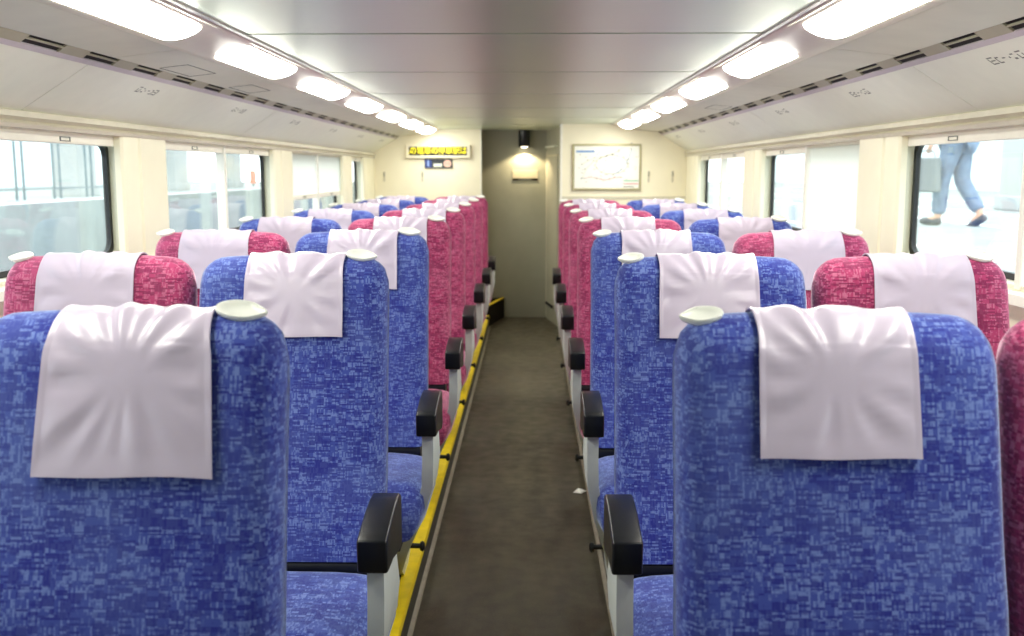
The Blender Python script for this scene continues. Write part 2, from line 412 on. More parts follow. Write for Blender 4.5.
# curved stair step at the left of the recess
st = empty('stair_step', (-.30, 9.05, 0)); tag(st, 'low dark corner step with a yellow nosing at the end of the aisle, left side', 'step')
sp = [(-.30, 8.77), (-.165, YE - .01), (-.9, YE - .01), (-.9, YL + .06), (-.36, YL + .06), (-.36, 8.77)]
sp = [(x + .30, y - 9.05) for x, y in sp]
MB().prism(sp, 'z', 0, .185).build('tread', 'step_dark', st, bevel=.004)
e0, e1 = Vector((0.0, -.28, .186)), Vector((.135, .355, .186)); n_ = Vector((-(e1 - e0).y, (e1 - e0).x, 0)).normalized() * .028
MB().add([e0, e1, e1 + n_, e0 + n_, *(v + Vector((0, 0, .004)) for v in (e0, e1, e1 + n_, e0 + n_))], [(3, 2, 1, 0), (4, 5, 6, 7), (0, 1, 5, 4), (1, 2, 6, 5), (2, 3, 7, 6), (3, 0, 4, 7)]).build('nosing', 'yellow', st)

# ------------------------------------------------------------------ windows and blinds
def ring(y0, y1, z0, z1, wd, r, n=6):
    """rounded rectangular frame outline pairs in (y,z)"""
    def rr(y0, y1, z0, z1, r):
        p = []
        for cy, cz, a0 in ((y1 - r, z1 - r, 0), (y0 + r, z1 - r, 90), (y0 + r, z0 + r, 180), (y1 - r, z0 + r, 270)):
            for k in range(n + 1): p.append((cy + r * cos(R(a0 + 90 * k / n)), cz + r * sin(R(a0 + 90 * k / n))))
        return p
    return rr(y0, y1, z0, z1, max(r, .0001)), rr(y0 + wd, y1 - wd, z0 + wd, z1 - wd, max(r - wd * .3, .001))
def frame_mb(y0, y1, z0, z1, wd, r, xa, xb, outer_r=None):
    o, i = ring(y0, y1, z0, z1, wd, r if outer_r is None else outer_r)
    if outer_r is not None: i = ring(y0, y1, z0, z1, wd, r)[1]
    rows = [[(xa, *p) for p in o], [(xb, *p) for p in o], [(xb, *p) for p in i], [(xa, *p) for p in i]]
    return MB().grid(rows, close_u=True, close_v=True)
win_n = 0
blinds = {}
down = {(-1, 3, 0): 1.195, (-1, 3, 1): 1.195, (1, 2, 0): 1.075}
where = {}
for s, side in ((-1, 'left'), (1, 'right')):
    for wi, (y0, y1) in enumerate(openings(s)):
        win_n += 1
        root = struct(frame_mb(y0, y1, WZ0, WZ1, .012, .004, s * (HW + .012), s * (HW + .062), .001).build('window_%d' % win_n, 'frame', smooth=40))
        frame_mb(y0 + .010, y1 - .012, WZ0 + .010, WZ1 - .008, .020, .05, s * (HW + .060), s * (HW + .077), .045).build('gasket', 'gasket', root, smooth=40)
        MB().box(s * (HW + .066), s * (HW + .072), y0 + .03, y1 - .03, WZ0 + .02, WZ1 - .02).build('glass_pane', 'glass', root)
        panes = [(y0, y1)]
        if y1 - y0 > 1:
            ym = (y0 + y1) / 2 - .04
            MB().box(s * (HW + .006), s * (HW + .05), ym - .015, ym + .015, WZ0, WZ1 + .004).build('mullion', 'mullion', root, bevel=.005)
            panes = [(y0, ym - .018), (ym + .018, y1)]
        for pi, (a, b) in enumerate(panes):
            if b < 2.0: continue
            zb = down.get((s, wi, pi), 1.453)
            bl = empty('roller_blind', (s * (HW + .02), (a + b) / 2, WZ1)); hw = (b - a) / 2 - .004
            MB().box(-.009, .009, -hw, hw, zb - WZ1, zb + .030 - WZ1).build('bottom_bar', 'bar', bl, bevel=.003)
            lp = MB()
            for (u0, u1, v0, v1) in ((-.034, .034, .019, .0215), (-.034, .034, .0075, .010), (-.034, -.031, .0075, .0215), (.031, .034, .0075, .0215)):
                lp.box(-s * .0085, -s * .0115, u0, u1, zb - WZ1 + v0, zb - WZ1 + v1)
            lp.build('latch', 'mark', bl)
            MB().box(-.006, .006, -hw, hw, -.004, .004).build('roller', 'gasket', bl)
            MB().box(s * .002, s * .0035, -hw + .004, hw - .004, zb + .029 - WZ1, -.002).build('cloth', 'cloth', bl)
            blinds[(s, wi, pi)] = bl
nm = {1: 'nearest', 2: 'second', 3: 'third', 4: 'fourth'}
for (s, wi, pi), bl in blinds.items():
    side = 'left' if s < 0 else 'right'
    pane = '' if (s, wi) == (-1, 4) else (' near half' if pi == 0 else ' far half')
    stt = 'white roller blind pulled down' if (s, wi, pi) in down else 'white roller blind rolled up'
    lab = f'{stt},{pane} of the {nm[wi]} {side} side window' if pane else f'{stt} in the single narrow last {side} side window'
    tag(bl, lab.replace(',  ', ', '), 'blind', f'roller blinds in the {side} windows')

# ------------------------------------------------------------------ ceiling lamps
def lamp_mesh():
    """long bulging diffuser, tilted towards the aisle, with a rounded far end"""
    L = .69; rows = []
    N = 30
    for i in range(N + 1):
        f = i / N; y = -L / 2 + L * (0.5 - .5 * cos(PI * f))
        ea = min(1, (y + L / 2) / .025); eb = min(1, (L / 2 - y) / .09)
        k = math.sqrt(max(0, 1 - (1 - ea) ** 2)) * math.sqrt(max(0, 1 - (1 - eb) ** 2))
        row = []
        for j in range(15):
            a = PI * j / 14; u = cos(a)
            xx = -.054 * u * (.35 + .65 * (k if y > 0 else 1))
            row.append((xx, y, .006 + xx * .31 - .026 * sin(a) ** .8 * (.15 + .85 * k)))
        rows.append(row)
    return MB().grid(rows).mesh('diffuser', 'lamp', smooth=180)
lm = lamp_mesh()
lamp_no = 0
for s, side in ((-1, 'left'), (1, 'right')):
    ys = [2.300 + 1.053 * k for k in range(-1, 7)]
    ys = [y for y in ys if 1.0 < y < (YL if s < 0 else YR) - .38]
    vis = 0
    for y in ys:
        L = empty('ceiling_light', (s * .806, y, 1.7205))
        o = link('diffuser', lm, L)
        if s > 0: o.scale.x = -1
        MB().box(-.003, .003, -.37, .37, -.003, .003).build('reflector_lip', 'bar', L).location = (-s * .066, 0, .020)
        if y > 1.5:
            vis += 1
            lab = f"{['nearest', 'second', 'third', 'fourth', 'fifth', 'sixth', 'seventh', 'eighth'][vis-1]} bright ceiling lamp from the camera in the {side} lamp strip"
        else: lab = f'bright ceiling lamp behind the camera in the {side} lamp strip'
        tag(L, lab, 'ceiling lamp', f'lamps in the {side} ceiling strip')

# ------------------------------------------------------------------ seats
SW = .455
def smooth_lerp(x, xs, ys):
    if x <= xs[0]: return ys[0]
    for i in range(len(xs) - 1):
        if x <= xs[i + 1]:
            f = (x - xs[i]) / (xs[i + 1] - xs[i]); return ys[i] + (ys[i + 1] - ys[i]) * f
    return ys[-1]
CREST = 1.059
ZB = .372
FZ = [.31, .45, .55, .63, .70, .80, .90, 1.00, 1.067]
FY = [-.220, -.185, -.150, -.124, -.108, -.088, -.066, -.042, -.026]      # front surface of the back cushion
def front_y(z): return smooth_lerp(z, FZ, FY)
TH = [.115, .115, .115, .113, .112, .112, .112, .108, .100]
def thick(z): return smooth_lerp(z, FZ, TH)
def top_z(x, hs):
    """crest height across the seat, hs = side (+1/-1) of the handle shoulder"""
    h = SW / 2; ax = abs(x)
    z = CREST - .010 * (ax / h) ** 2.2
    rc = .062 if x * hs < 0 else .055
    d = ax - (h - rc)
    if d > 0: z -= (rc - math.sqrt(max(0, rc * rc - d * d))) * .95
    return z
def side_k(x):
    h = SW / 2; rs = .042; d = abs(x) - (h - rs)
    return 1.0 if d <= 0 else .30 + .70 * math.sqrt(max(0, 1 - (d / rs) ** 2))
def back_point(x, v, hs, off=0.0):
    """v 0..1 front bottom->top, 1..2 top->back bottom"""
    zt = top_z(x, hs); r = .052
    q = v if v <= 1 else 2 - v
    # spend 35% of the parameter on the rounded top
    if q < .65: z = ZB + (zt - r - ZB) * q / .65; k = 1
    else:
        a = (q - .65) / .35 * PI / 2; z = zt - r + r * sin(a); k = cos(a)
    zz = z + (CREST - zt) * ((z - ZB) / (CREST - ZB))
    T = thick(zz) / 2; mid = front_y(zz) + T
    # lumbar crease bulge
    bul = .008 * math.exp(-((z - .66) / .05) ** 2) if v <= 1 else 0
    sgn = -1 if v <= 1 else 1
    wfac = 1 + .02 * max(0, (.80 - z) / .4) if abs(x) > 0 else 1
    y = mid + sgn * (T * k * side_k(x) + off * max(k, .0) + bul * side_k(x))
    return Vector((x * wfac, y, z + off * (1 - k if q >= .65 else 0)))
def make_backrest(hs, mat):
    h = SW / 2; xs = []
    for i in range(25):
        f = i / 24 * 2 - 1; xs.append(h * (sin(f * PI / 2) * .55 + f * .45))
    vs = [i / 22 for i in range(45)]
    rows = [[back_point(x, v, hs) for v in vs] for x in xs]
    mb = MB().grid(rows, caps=True)
    # close the bottom
    n = len(vs); fs = []
    for i in range(len(xs) - 1): fs.append((i * n, (i + 1) * n, (i + 1) * n + n - 1, i * n + n - 1))
    mb.f += fs
    return mb.mesh('backrest', mat, smooth=50)
def make_cover(hs, seed, fl=.02, v0=.514, shift=.013, W=.231):
    rnd = random.Random(seed)
    ph = [rnd.uniform(0, 2 * PI) for _ in range(6)]; k1, k2, k3 = rnd.choice((9, 10, 11)), rnd.choice((14, 15, 16)), rnd.choice((5, 6, 7))
    NX, NV = 64, 76
    v1 = 1.38
    c = Vector((0, back_point(0, .6, hs).y, .975))
    def wr(p, fx, fv, v):
        arc = (p.z - c.z) if v <= 1 else (CREST - c.z) + (CREST - p.z)
        arc += max(0, (v - .75)) * .04
        dx = p.x - hs * shift; r = math.hypot(dx, arc); th = math.atan2(arc, dx)
        env = max(0, min(1, (r - .030) / .06)) * (1 - .55 * max(0, min(1, (r - .10) / .08)))
        up = 1 if arc > 0 else 1.0
        e = min(1, min(fx, 1 - fx) / .10, fv / .08)
        s_ = .5 * sin(k1 * th + ph[0]) + .45 * sin(k2 * th + ph[1] + .6 * sin(3 * th + ph[3])) + .4 * sin(k3 * th + ph[2])
        s_ = math.copysign(abs(s_) ** .85, s_)
        top = 1.15 if v > .72 else 1
        return .0030 * env * s_ * up * max(0, e) * top
    outer, inner = [], []
    for i in range(NX + 1):
        fx = i / NX; ro, ri = [], []
        for j in range(NV + 1):
            fv = j / NV; v = v0 + (v1 - v0) * fv
            flare = 1 + fl * (1 - min(1, fv / .62)) - .02 * math.exp(-((fv - .30) / .18) ** 2)
            x = (fx - .5) * W * flare + .004 * sin(fv * 5 + ph[4]) * (1 - abs(2 * fx - 1)) * 0
            p = back_point(x + hs * shift, v, hs)
            if v < .70: p.z += .0015 * sin(fx * 7 + ph[5]) * (1 - fv)
            hem = .0012 if (fx < .03 or fx > .97 or fv < .02) else 0
            cur = .005 + .004 * (1 - min(1, fv / .25)) * (1 if fv < .25 else 0)
            q = v if v <= 1 else 2 - v; sg = -1 if v <= 1 else 1
            if q < .65: nn = Vector((0, sg, .12))
            else:
                a = (q - .65) / .35 * PI / 2; nn = Vector((0, sg * cos(a), sin(a)))
            nn.normalize()
            wv = wr(p, fx, fv, v)
            ro.append(p + nn * (cur + hem + wv + .001)); ri.append(p + nn * (cur + hem + wv - .002))
        outer.append(ro); inner.append(ri)
    mb = MB().grid(outer); n0 = len(mb.v); mb.grid([r[::-1] for r in inner])
    nc = NV + 1
    def O(i, j): return i * nc + j
    def I(i, j): return n0 + i * nc + (NV - j)
    for i in range(NX):
        mb.f += [(O(i, 0), O(i + 1, 0), I(i + 1, 0), I(i, 0)), (O(i, NV), O(i + 1, NV), I(i + 1, NV), I(i, NV))]
    for j in range(NV):
        mb.f += [(O(0, j), O(0, j + 1), I(0, j + 1), I(0, j)), (O(NX, j), O(NX, j + 1), I(NX, j + 1), I(NX, j))]
    return mb.mesh('headrest_cover', 'vinyl', smooth=60)
def make_handle(hs):
    """oval scoop with a pointed end towards the handle side"""
    n = 40; a, b_ = (.038, .022) if hs > 0 else (.032, .0195); rows = []
    def sh(k, sc_, z):
        th = 2 * PI * k / n; x = a * cos(th); y = b_ * sin(th)
        if x > 0: y *= (1 - (x / a) ** 2 * .55); 
        return (x * sc_ + (.004 if sc_ < .8 else 0), y * sc_, z)
    prof = [(.10, -.009), (.80, -.008), (.96, -.003), (1.0, .001), (.96, .0038), (.88, .0035), (.78, .0), (.62, -.003), (.25, -.0045), (.05, -.0046)]
    for sc_, z in prof: rows.append([sh(k, sc_, z) for k in range(n)])
    mb = MB().grid(rows, close_u=True, caps=True)
    rot = Matrix.Rotation(R(27 if hs > 0 else 24), 4, 'X') @ Matrix.Rotation(R(7), 4, 'Y')
    x = hs * (SW / 2 - (.062 if hs > 0 else .036))
    pos = Vector((x, .010, top_z(x, hs) + .005))
    out = []
    for v in mb.v:
        p = rot @ Vector(v); out.append((pos.x + p.x * hs, pos.y + p.y, pos.z + p.z))
    mb.v = out
    return mb.mesh('grab_handle', 'handle', smooth=50)
def make_cushion(xa, xb, mat):
    """pillow seat: superelliptic loft, front edge rolled over"""
    y0, y1 = -.655, -.205; rows = []
    N = 22; K = 28
    xc, hw = (xa + xb) / 2, (xb - xa) / 2
    for i in range(N + 1):
        f = i / N; y = y0 + (y1 - y0) * (.5 - .5 * cos(PI * f)) if 0 < i < N else (y0 if i == 0 else y1)
        df = y - y0; db = y1 - y
        kf = math.sqrt(max(0, 1 - (1 - min(1, df / .095)) ** 2)); kb = math.sqrt(max(0, 1 - (1 - min(1, db / .04)) ** 2))
        ztop = .262 + (.098 + .024 * (1 - f)) * kf * (.6 + .4 * kb); zbot = .215
        wk = (.86 + .14 * math.sqrt(max(0, 1 - (1 - min(1, df / .12)) ** 2))) * (.97 + .03 * kb)
        row = []
        for k in range(K):
            th = 2 * PI * k / K; c, s_ = cos(th), sin(th); n_ = 3.6
            cx = math.copysign(abs(c) ** (2 / n_), c); cz = math.copysign(abs(s_) ** (2 / n_), s_)
            row.append((xc + hw * wk * cx, y, (ztop + zbot) / 2 + (ztop - zbot) / 2 * cz))
        rows.append(row)
    return MB().grid(rows, close_u=True, caps=True).mesh('seat_cushion', mat, smooth=60)
def arm_edge(hs): return SW / 2 + (.080 if hs > 0 else .053)      # aisle face of the armrest
def make_armrest(hs):
    x1 = hs * arm_edge(hs); x0 = x1 - hs * .057
    top = [(-.625, .583), (-.60, .590), (-.52, .606), (-.47, .611), (-.425, .610), (-.41, .603)]
    bot = [(-.408, .50), (-.43, .492), (-.48, .502), (-.54, .514), (-.60, .516), (-.622, .519)]
    return MB().prism(top + bot, 'x', x0, x1).mesh('armrest', 'black', smooth=35, bevel=.005, seg=3)
def make_panel(hs):
    xt = arm_edge(hs) - .012; xb = (SW / 2 - .050) if hs > 0 else (SW / 2 - .040); tk = .032
    # leaf shaped side plate, (y,z) from foot to armrest
    o = [(-.26, 0), (-.36, .0), (-.45, .05), (-.52, .14), (-.56, .25), (-.585, .36), (-.592, .44), (-.588, .525), (-.47, .520), (-.425, .505), (-.37, .40), (-.28, .30), (-.22, .16), (-.22, .05)]
    def X(z):
        f = min(1, z / .40); return xb + (xt - xb) * f * f * (3 - 2 * f)
    vs = [(hs * (X(z) - tk), y, z) for y, z in o] + [(hs * X(z), y, z) for y, z in o]
    n = len(o)
    fs = [list(range(n)), list(range(n, 2 * n))[::-1]] + [(i, (i + 1) % n, n + (i + 1) % n, n + i) for i in range(n)]
    me = MB().add(vs, fs)
    me.f = [f for f in me.f if len(f) == 4]
    # fill the two faces as strips between front and rear edges so the twist stays smooth
    m_ = n // 2
    for off in (0, n):
        for i in range(m_ - 1): me.f.append((off + 1 + i, off + 2 + i, off + (n - 1 - i) % n, off + (n - i) % n))
    return me.mesh('side_panel', 'panel_grey', smooth=40)
def make_pedal(hs):
    x = SW / 2 * hs; mb = MB().tube([(x - hs * .10, -.42, .122), (x + hs * .005, -.42, .120), (x + hs * .016, -.42, .119)], [.008, .008, .008], 10)
    mb.tube([(x + hs * .008, -.42, .119), (x + hs * .016, -.42, .119), (x + hs * .022, -.42, .119)], [.014, .0165, .010], 14)
    return mb.mesh('pedal', 'black', smooth=50)
def make_base(wx0, wx1):
    mb = MB().box(wx0 + .03, wx1 - .03, -.60, -.10, .17, .212)
    mb.prism([(-.44, 0), (-.18, 0), (-.22, .172), (-.40, .172)], 'x', wx0 + .12, wx1 - .12)
    return mb.mesh('base', 'dark', bevel=.004)
def make_hinge():
    return MB().tube([(-SW / 2 + .012, -.172, .350), (SW / 2 - .012, -.172, .350)], .030, 12).mesh('hinge_bar', 'black', smooth=50)

cache = {}
covers = {hs: [make_cover(hs, 11 + i) for i in range(3)] for hs in (-1, 1)}
near_cover = {1: make_cover(1, 12, .19, .478, .018, .212), -1: make_cover(-1, 13, .01, .508, .011, .218)}
handles = {hs: make_handle(hs) for hs in (-1, 1)}
hinge = make_hinge()
def seat_proto(kind, hs, colour):
    """kind aisle/window; hs = side of handle (aisle side for aisle seats, window side for window seats)"""
    key = (kind, hs, colour)
    if key in cache: return cache[key], True
    root = empty('train_seat')
    link('backrest', make_backrest(hs, colour), root)
    link('headrest_cover', covers[hs][0], root)
    link('grab_handle', handles[hs], root)
    h = SW / 2
    ca, cb = -h + .004, h - .004
    if kind == 'aisle':
        if hs > 0: cb = h + .042
        else: ca = -h - .014
    link('seat_cushion', make_cushion(ca, cb, colour), root)
    link('hinge_bar', hinge, root)
    link('base', make_base(-h, h), root)
    if kind == 'aisle':
        link('armrest', make_armrest(hs), root); link('side_panel', make_panel(hs), root); link('pedal', make_pedal(hs), root)
    cache[key] = root
    return root, False
def copy_tree(o, parent=None):
    c = o.copy(); C.objects.link(c)
    if parent: c.parent = parent
    for ch in o.children: copy_tree(ch, c)
    return c
D1, PITCH = 1.414, .97
ords = ['first', 'second', 'third', 'fourth', 'fifth', 'sixth', 'seventh', 'eighth']
XA = {-1: -.267 - SW / 2, 1: .281 + SW / 2}
XW = {-1: -.737 - SW / 2, 1: .755 + SW / 2}
nseat = 0
for s, rows in ((-1, 8), (1, 7)):
    side = 'left' if s < 0 else 'right'
    for r in range(rows):
        for kind in ('aisle', 'window'):
            if kind == 'aisle': colour = 'blue' if r < 3 else 'pink'
            else: colour = 'pink' if r < 3 else 'blue'
            if kind == 'window' and s < 0 and r == 0: continue      # wholly outside the frame
            hs = -s if kind == 'aisle' else s
            root, used = seat_proto(kind, hs, colour)
            o = copy_tree(root) if used else root
            x = XA[s] if kind == 'aisle' else XW[s]
            o.location = (x, D1 + PITCH * r, PH)
            if r == 0 and kind == 'aisle': o.location.x += -.012 if s < 0 else .004
            nseat += 1
            for ch in o.children:
                if ch.name.startswith('headrest_cover'): ch.data = near_cover[hs] if r == 0 and kind == 'aisle' else covers[hs][(nseat * 2 + r) % 3]
            where_ = f'{ords[r]} row from the camera' if r else 'nearest row'
            if r == rows - 1: where_ = 'last row'
            extra = {'aisle': 'with black aisle armrest', 'window': 'beside the window'}[kind]
            tag(o, f'{colour} {kind} seat {extra}, {side} of the aisle, {where_}', 'seat', f'{colour} {kind} seats on the {side}')

# ------------------------------------------------------------------ end wall fittings
# LED display
led = empty('led_display', (-.750, YL - .001, 1.550)); tag(led, 'lit yellow text display in a cream frame high on the left end wall', 'display')
q = MB(); W2, H2 = .29, .060
q.box(-W2, W2, -.035, 0, -H2, H2); q.build('housing', 'cream', led, bevel=.006)
MB().box(-W2 + .030, W2 - .030, -.037, -.034, -H2 + .024, H2 - .020).build('screen', 'led_bg', led)
me = text_mesh('.の電車の停車駅は', .0735, 'led', bold=.0)
tx = link('text', me, led); tx.location = (-.004, -.0385, .003); tx.rotation_euler = (R(90), 0, 0)
mx_ = max(v.co.x for v in me.vertices) - min(v.co.x for v in me.vertices); tx.scale.x = .522 / mx_
# car number sign
sg = empty('notice_sign', (-.748, YL - .001, 1.441)); tag(sg, 'small dark sign with pale 1 and pink roundel below the yellow text display', 'sign')
MB().box(-.125, .125, -.014, 0, -.040, .040).build('panel', 'sign_dark', sg, bevel=.003)
MB().box(-.122, -.062, -.0155, -.013, -.036, .036).build('number_field', 'sign_blue', sg)
me = text_mesh('1', .082, 'sign_pale', bold=.003); o = link('number', me, sg); o.location = (-.092, -.017, 0); o.rotation_euler.x = R(90)
MB().box(-.045, .032, -.0155, -.013, -.030, .0).build('label', 'sign_white', sg, bevel=.001)
q = MB().lathe([(.001, 0), (.034, 0), (.034, .002), (.001, .002)], 28); q.v = [(x + .081, -.013 - z, y) for x, y, z in q.v]; q.build('roundel', 'sign_pink', sg)
q = MB().grid([[(.081 + r_ * cos(2 * PI * k / 28), yy, r_ * sin(2 * PI * k / 28)) for k in range(28)] for r_, yy in ((.024, -.0152), (.024, -.017), (.019, -.017), (.019, -.0152))], close_u=True)
q.box(.062, .100, -.0168, -.0152, -.003, .003); q.build('roundel_ring', 'sign_red', sg)

# network map on the right end wall
mp_ = empty('route_map', (.691, YR - .001, 1.405)); tag(mp_, 'framed white railway route map on the right end wall', 'map')
W2, H2 = .264, .172
MB().box(-W2, W2, -.010, 0, -H2, H2).build('sheet', 'sheet', mp_)
q = MB()
for bx in ((-W2 - .012, -W2 + .004, -H2 - .012, H2 + .012), (W2 - .004, W2 + .012, -H2 - .012, H2 + .012), (-W2, W2, -H2 - .012, -H2 + .004), (-W2, W2, H2 - .004, H2 + .012)): q.box(bx[0], bx[1], -.018, 0, bx[2], bx[3])
q.build('frame', 'brass', mp_, bevel=.002)
MB().box(-W2 + .02, -W2 + .165, -.0115, -.009, H2 - .056, H2 - .040).build('title_bar', 'map_blue', mp_)
q = MB()
for i, nme in enumerate(('map_green', 'map_red', 'map_grey')):
    MB().box(W2 - .128, W2 - .008 - .035 * (i == 2), -.0115, -.009, -H2 + .060 - .024 * i, -H2 + .068 - .024 * i).build('legend_bar', nme, mp_)
rnd = random.Random(5)
def line(pts, w_=.0022):
    q = MB()
    for p, p2 in zip(pts, pts[1:]):
        d_ = Vector((p2[0] - p[0], p2[1] - p[1])); n_ = Vector((-d_.y, d_.x)).normalized() * w_
        vs = [(p[0] + n_.x, -.0105, p[1] + n_.y), (p2[0] + n_.x, -.0105, p2[1] + n_.y), (p2[0] - n_.x, -.0105, p2[1] - n_.y), (p[0] - n_.x, -.0105, p[1] - n_.y)]
        q.add(vs + [(x, -.0095, z) for x, y, z in vs], [(0, 1, 2, 3), (7, 6, 5, 4), (0, 1, 5, 4), (1, 2, 6, 5), (2, 3, 7, 6), (3, 0, 4, 7)])
    return q
loops = [[(.04 + .13 * cos(a * .4), .02 + .075 * sin(a * .4)) for a in range(17)], [(-.20 + .05 * i, .02 + .02 * i + .012 * sin(i)) for i in range(9)], [(-.18 + .05 * i, -.09 + .012 * sin(i * 1.4)) for i in range(7)], [(-.19, -.08), (-.17, -.02), (-.10, .05), (.0, .09), (.1, .13)], [(.05, -.06), (.12, -.02), (.17, .06), (.2, .14)]]
for pts, nme in zip(loops, ('map_pale', 'map_pale', 'map_red', 'map_pale', 'map_blue')): line(pts).build('route_line', nme, mp_)
names = [(p[0] + rnd.uniform(-.006, .006), p[1] + rnd.uniform(-.006, .006), .003) for pts in loops for p in pts] + [(rnd.uniform(-.24, .24), rnd.uniform(-.13, .12), .002) for _ in range(26)]
for u, v, h_ in names:
    MB().box(u - .007, u + .007, -.0118, -.0095, v - h_, v + h_).build('station_name', 'map_grey', mp_)
# coat hooks on the end walls
def coat_hook(x, y, z, lab):
    k = empty('coat_hook', (x, y, z)); tag(k, lab, 'hook', 'folding coat hooks on the end walls')
    MB().box(-.008, .008, -.006, 0, -.045, .045).build('plate', 'trim', k, bevel=.003)
    MB().tube([(0, -.006, .034), (0, -.018, .032), (0, -.020, .012), (0, -.014, .004)], .004, 8).build('hook', 'mark', k, smooth=50)
coat_hook(-1.24, YL - .0005, 1.325, 'small folding coat hook on the left end wall nearest the windows')
coat_hook(-.895, YL - .0005, 1.325, 'small folding coat hook on the left end wall below the yellow display')
coat_hook(1.03, YR - .0005, 1.33, 'small folding coat hook just right of the route map')
coat_hook(1.222, YR - .0005, 1.33, 'small folding coat hook on the right end wall nearest the windows')
# plaque on the recess wall
pq = empty('wall_plaque', (.030, YE - .001, 1.332)); tag(pq, 'pale plaque with a dark lower band on the grey recess wall under the downlight', 'plaque')
MB().box(-.118, .118, -.005, 0, -.045, .052).build('plate', 'plaque', pq, bevel=.002)
MB().box(-.116, .116, -.0062, -.004, -.045, -.024).build('dark_band', 'step_dark', pq)
MB().box(-.06, .06, -.0072, -.006, -.040, -.030).build('band_text_panel', 'mark', pq)
# downlight
dl = empty('downlight', (.022, 9.335, ZC)); tag(dl, 'black cylinder downlight hanging from the ceiling at the end of the aisle', 'downlight')
MB().lathe([(.052, .0), (.052, -.150), (.050, -.153), (.046, -.150), (.046, -.12), (.001, -.12)], 28).build('housing', 'black', dl, smooth=40)
MB().lathe([(.001, -.128), (.03, -.132), (.036, -.142), (.028, -.156), (.001, -.160)], 20).build('bulb', 'bulb', dl, smooth=60)
ld = bpy.data.lights.new('downlight_beam', 'SPOT'); ld.energy = 12; ld.color = (1, .80, .52); ld.spot_size = R(134); ld.spot_blend = .2; ld.shadow_soft_size = .03
lo = bpy.data.objects.new('downlight_beam', ld); C.objects.link(lo); lo.parent = dl; lo.location = (0, 0, -.175)

# scrap of paper on the floor
q = MB().add([(-.030, -.014, .002), (.004, -.034, .004), (.030, .008, .0025), (-.006, .020, .010), (-.002, -.006, .008)], [(0, 1, 4), (1, 2, 4), (2, 3, 4), (3, 0, 4)])
q.add([(x, y, z - .0012) for x, y, z in q.v], [(1, 0, 4), (2, 1, 4), (3, 2, 4), (0, 3, 4)])
for a_, b_ in ((0, 1), (1, 2), (2, 3), (3, 0)): q.f.append((a_, b_, b_ + 5, a_ + 5))
o = q.build('paper_scrap', 'paper'); o.location = (.294, 4.17, 0); tag(o, 'small folded white paper scrap lying on the aisle floor', 'paper')

# ------------------------------------------------------------------ the station outside
PZ = EYE - .57
struct(MB().box(1.62, 14, -12, 60, PZ - .3, PZ).build('platform_right', 'concrete'))
for x0, x1 in ((1.62, 1.74), (3.05, 3.13), (4.9, 5.0), (6.4, 6.5), (8.3, 8.42)):
    trim(MB().box(x0, x1, -12, 60, PZ, PZ + .004), 'line_white')
struct(MB().box(14, 14.3, -12, 60, PZ - .3, PZ + 6).build('wall_platform_right', 'far_wall'))
struct(MB().box(-20, -9.1, -14, 60, PZ - 1.2, PZ).build('platform_left', 'concrete'))
trim(MB().box(-9.25, -9.1, -14, 60, PZ, PZ + .006), 'line_white')
struct(MB().box(-9.1, 14, -14, 60, PZ - 1.5, PZ - 1.2).build('track_bed', 'ballast'))
for i, x in enumerate((-3.2, -4.3, -6.6, -7.7)):
    trim(MB().prism([(x - .06, PZ - 1.2), (x + .06, PZ - 1.2), (x + .03, PZ - 1.06), (x - .03, PZ - 1.06)], 'y', -14, 60), 'steel')
struct(MB().box(-20.3, -20, -14, 60, PZ - 1, PZ + 7).build('wall_platform_left', 'far_wall'))
# fence on the far platform
fc = empty('platform_fence', (-10.2, 12, PZ)); tag(fc, 'dark steel railing on the far platform outside the left windows', 'fence')
for i in range(-5, 8):
    for dy in (0, .3): MB().box(-.02, .02, i * 1.6 + dy - .018, i * 1.6 + dy + .018, 0, 1.25).build('post', 'steel', fc)
for z in (.22, 1.22): MB().box(-.015, .015, -8.2, 12, z - .018, z + .018).build('rail', 'steel', fc)
# grey columns and kiosk blocks on the platforms
def column(x, y, w_, d_, h_, lab, mat='grey_block'):
    k = empty('platform_column', (x, y, PZ)); tag(k, lab, 'column', 'columns on the platforms')
    MB().box(-w_ / 2, w_ / 2, -d_ / 2, d_ / 2, 0, h_).build('shaft', mat, k, bevel=.02)
    MB().box(-w_ / 2 - .05, w_ / 2 + .05, -d_ / 2 - .05, d_ / 2 + .05, 0, .22).build('plinth', mat, k, bevel=.02)
column(-10.9, 24.2, .6, 1.0, 4, 'pale grey column on the far platform seen through the nearest left window')
column(-11.2, 31.5, .7, 1.2, 4, 'pale grey column on the far platform in the near half of the second left window')
column(-11.2, 37.8, .6, .9, 4, 'pale grey column on the far platform in the far half of the second left window')
column(7.6, 15.2, .7, .7, 4, 'pale grey column on the near platform seen past the walking person')
column(7.6, 26.0, .7, .7, 4, 'pale grey column on the near platform seen through the second right window')
k = empty('notice_board', (-11.0, 40.2, PZ + .12)); tag(k, 'small orange notice board on the far platform', 'board')
MB().box(-.03, .03, -.35, .35, 0, .5).build('board', 'orange', k, bevel=.01); MB().box(-.03, .03, -.04, .04, -.12, 0).build('stand', 'steel', k)

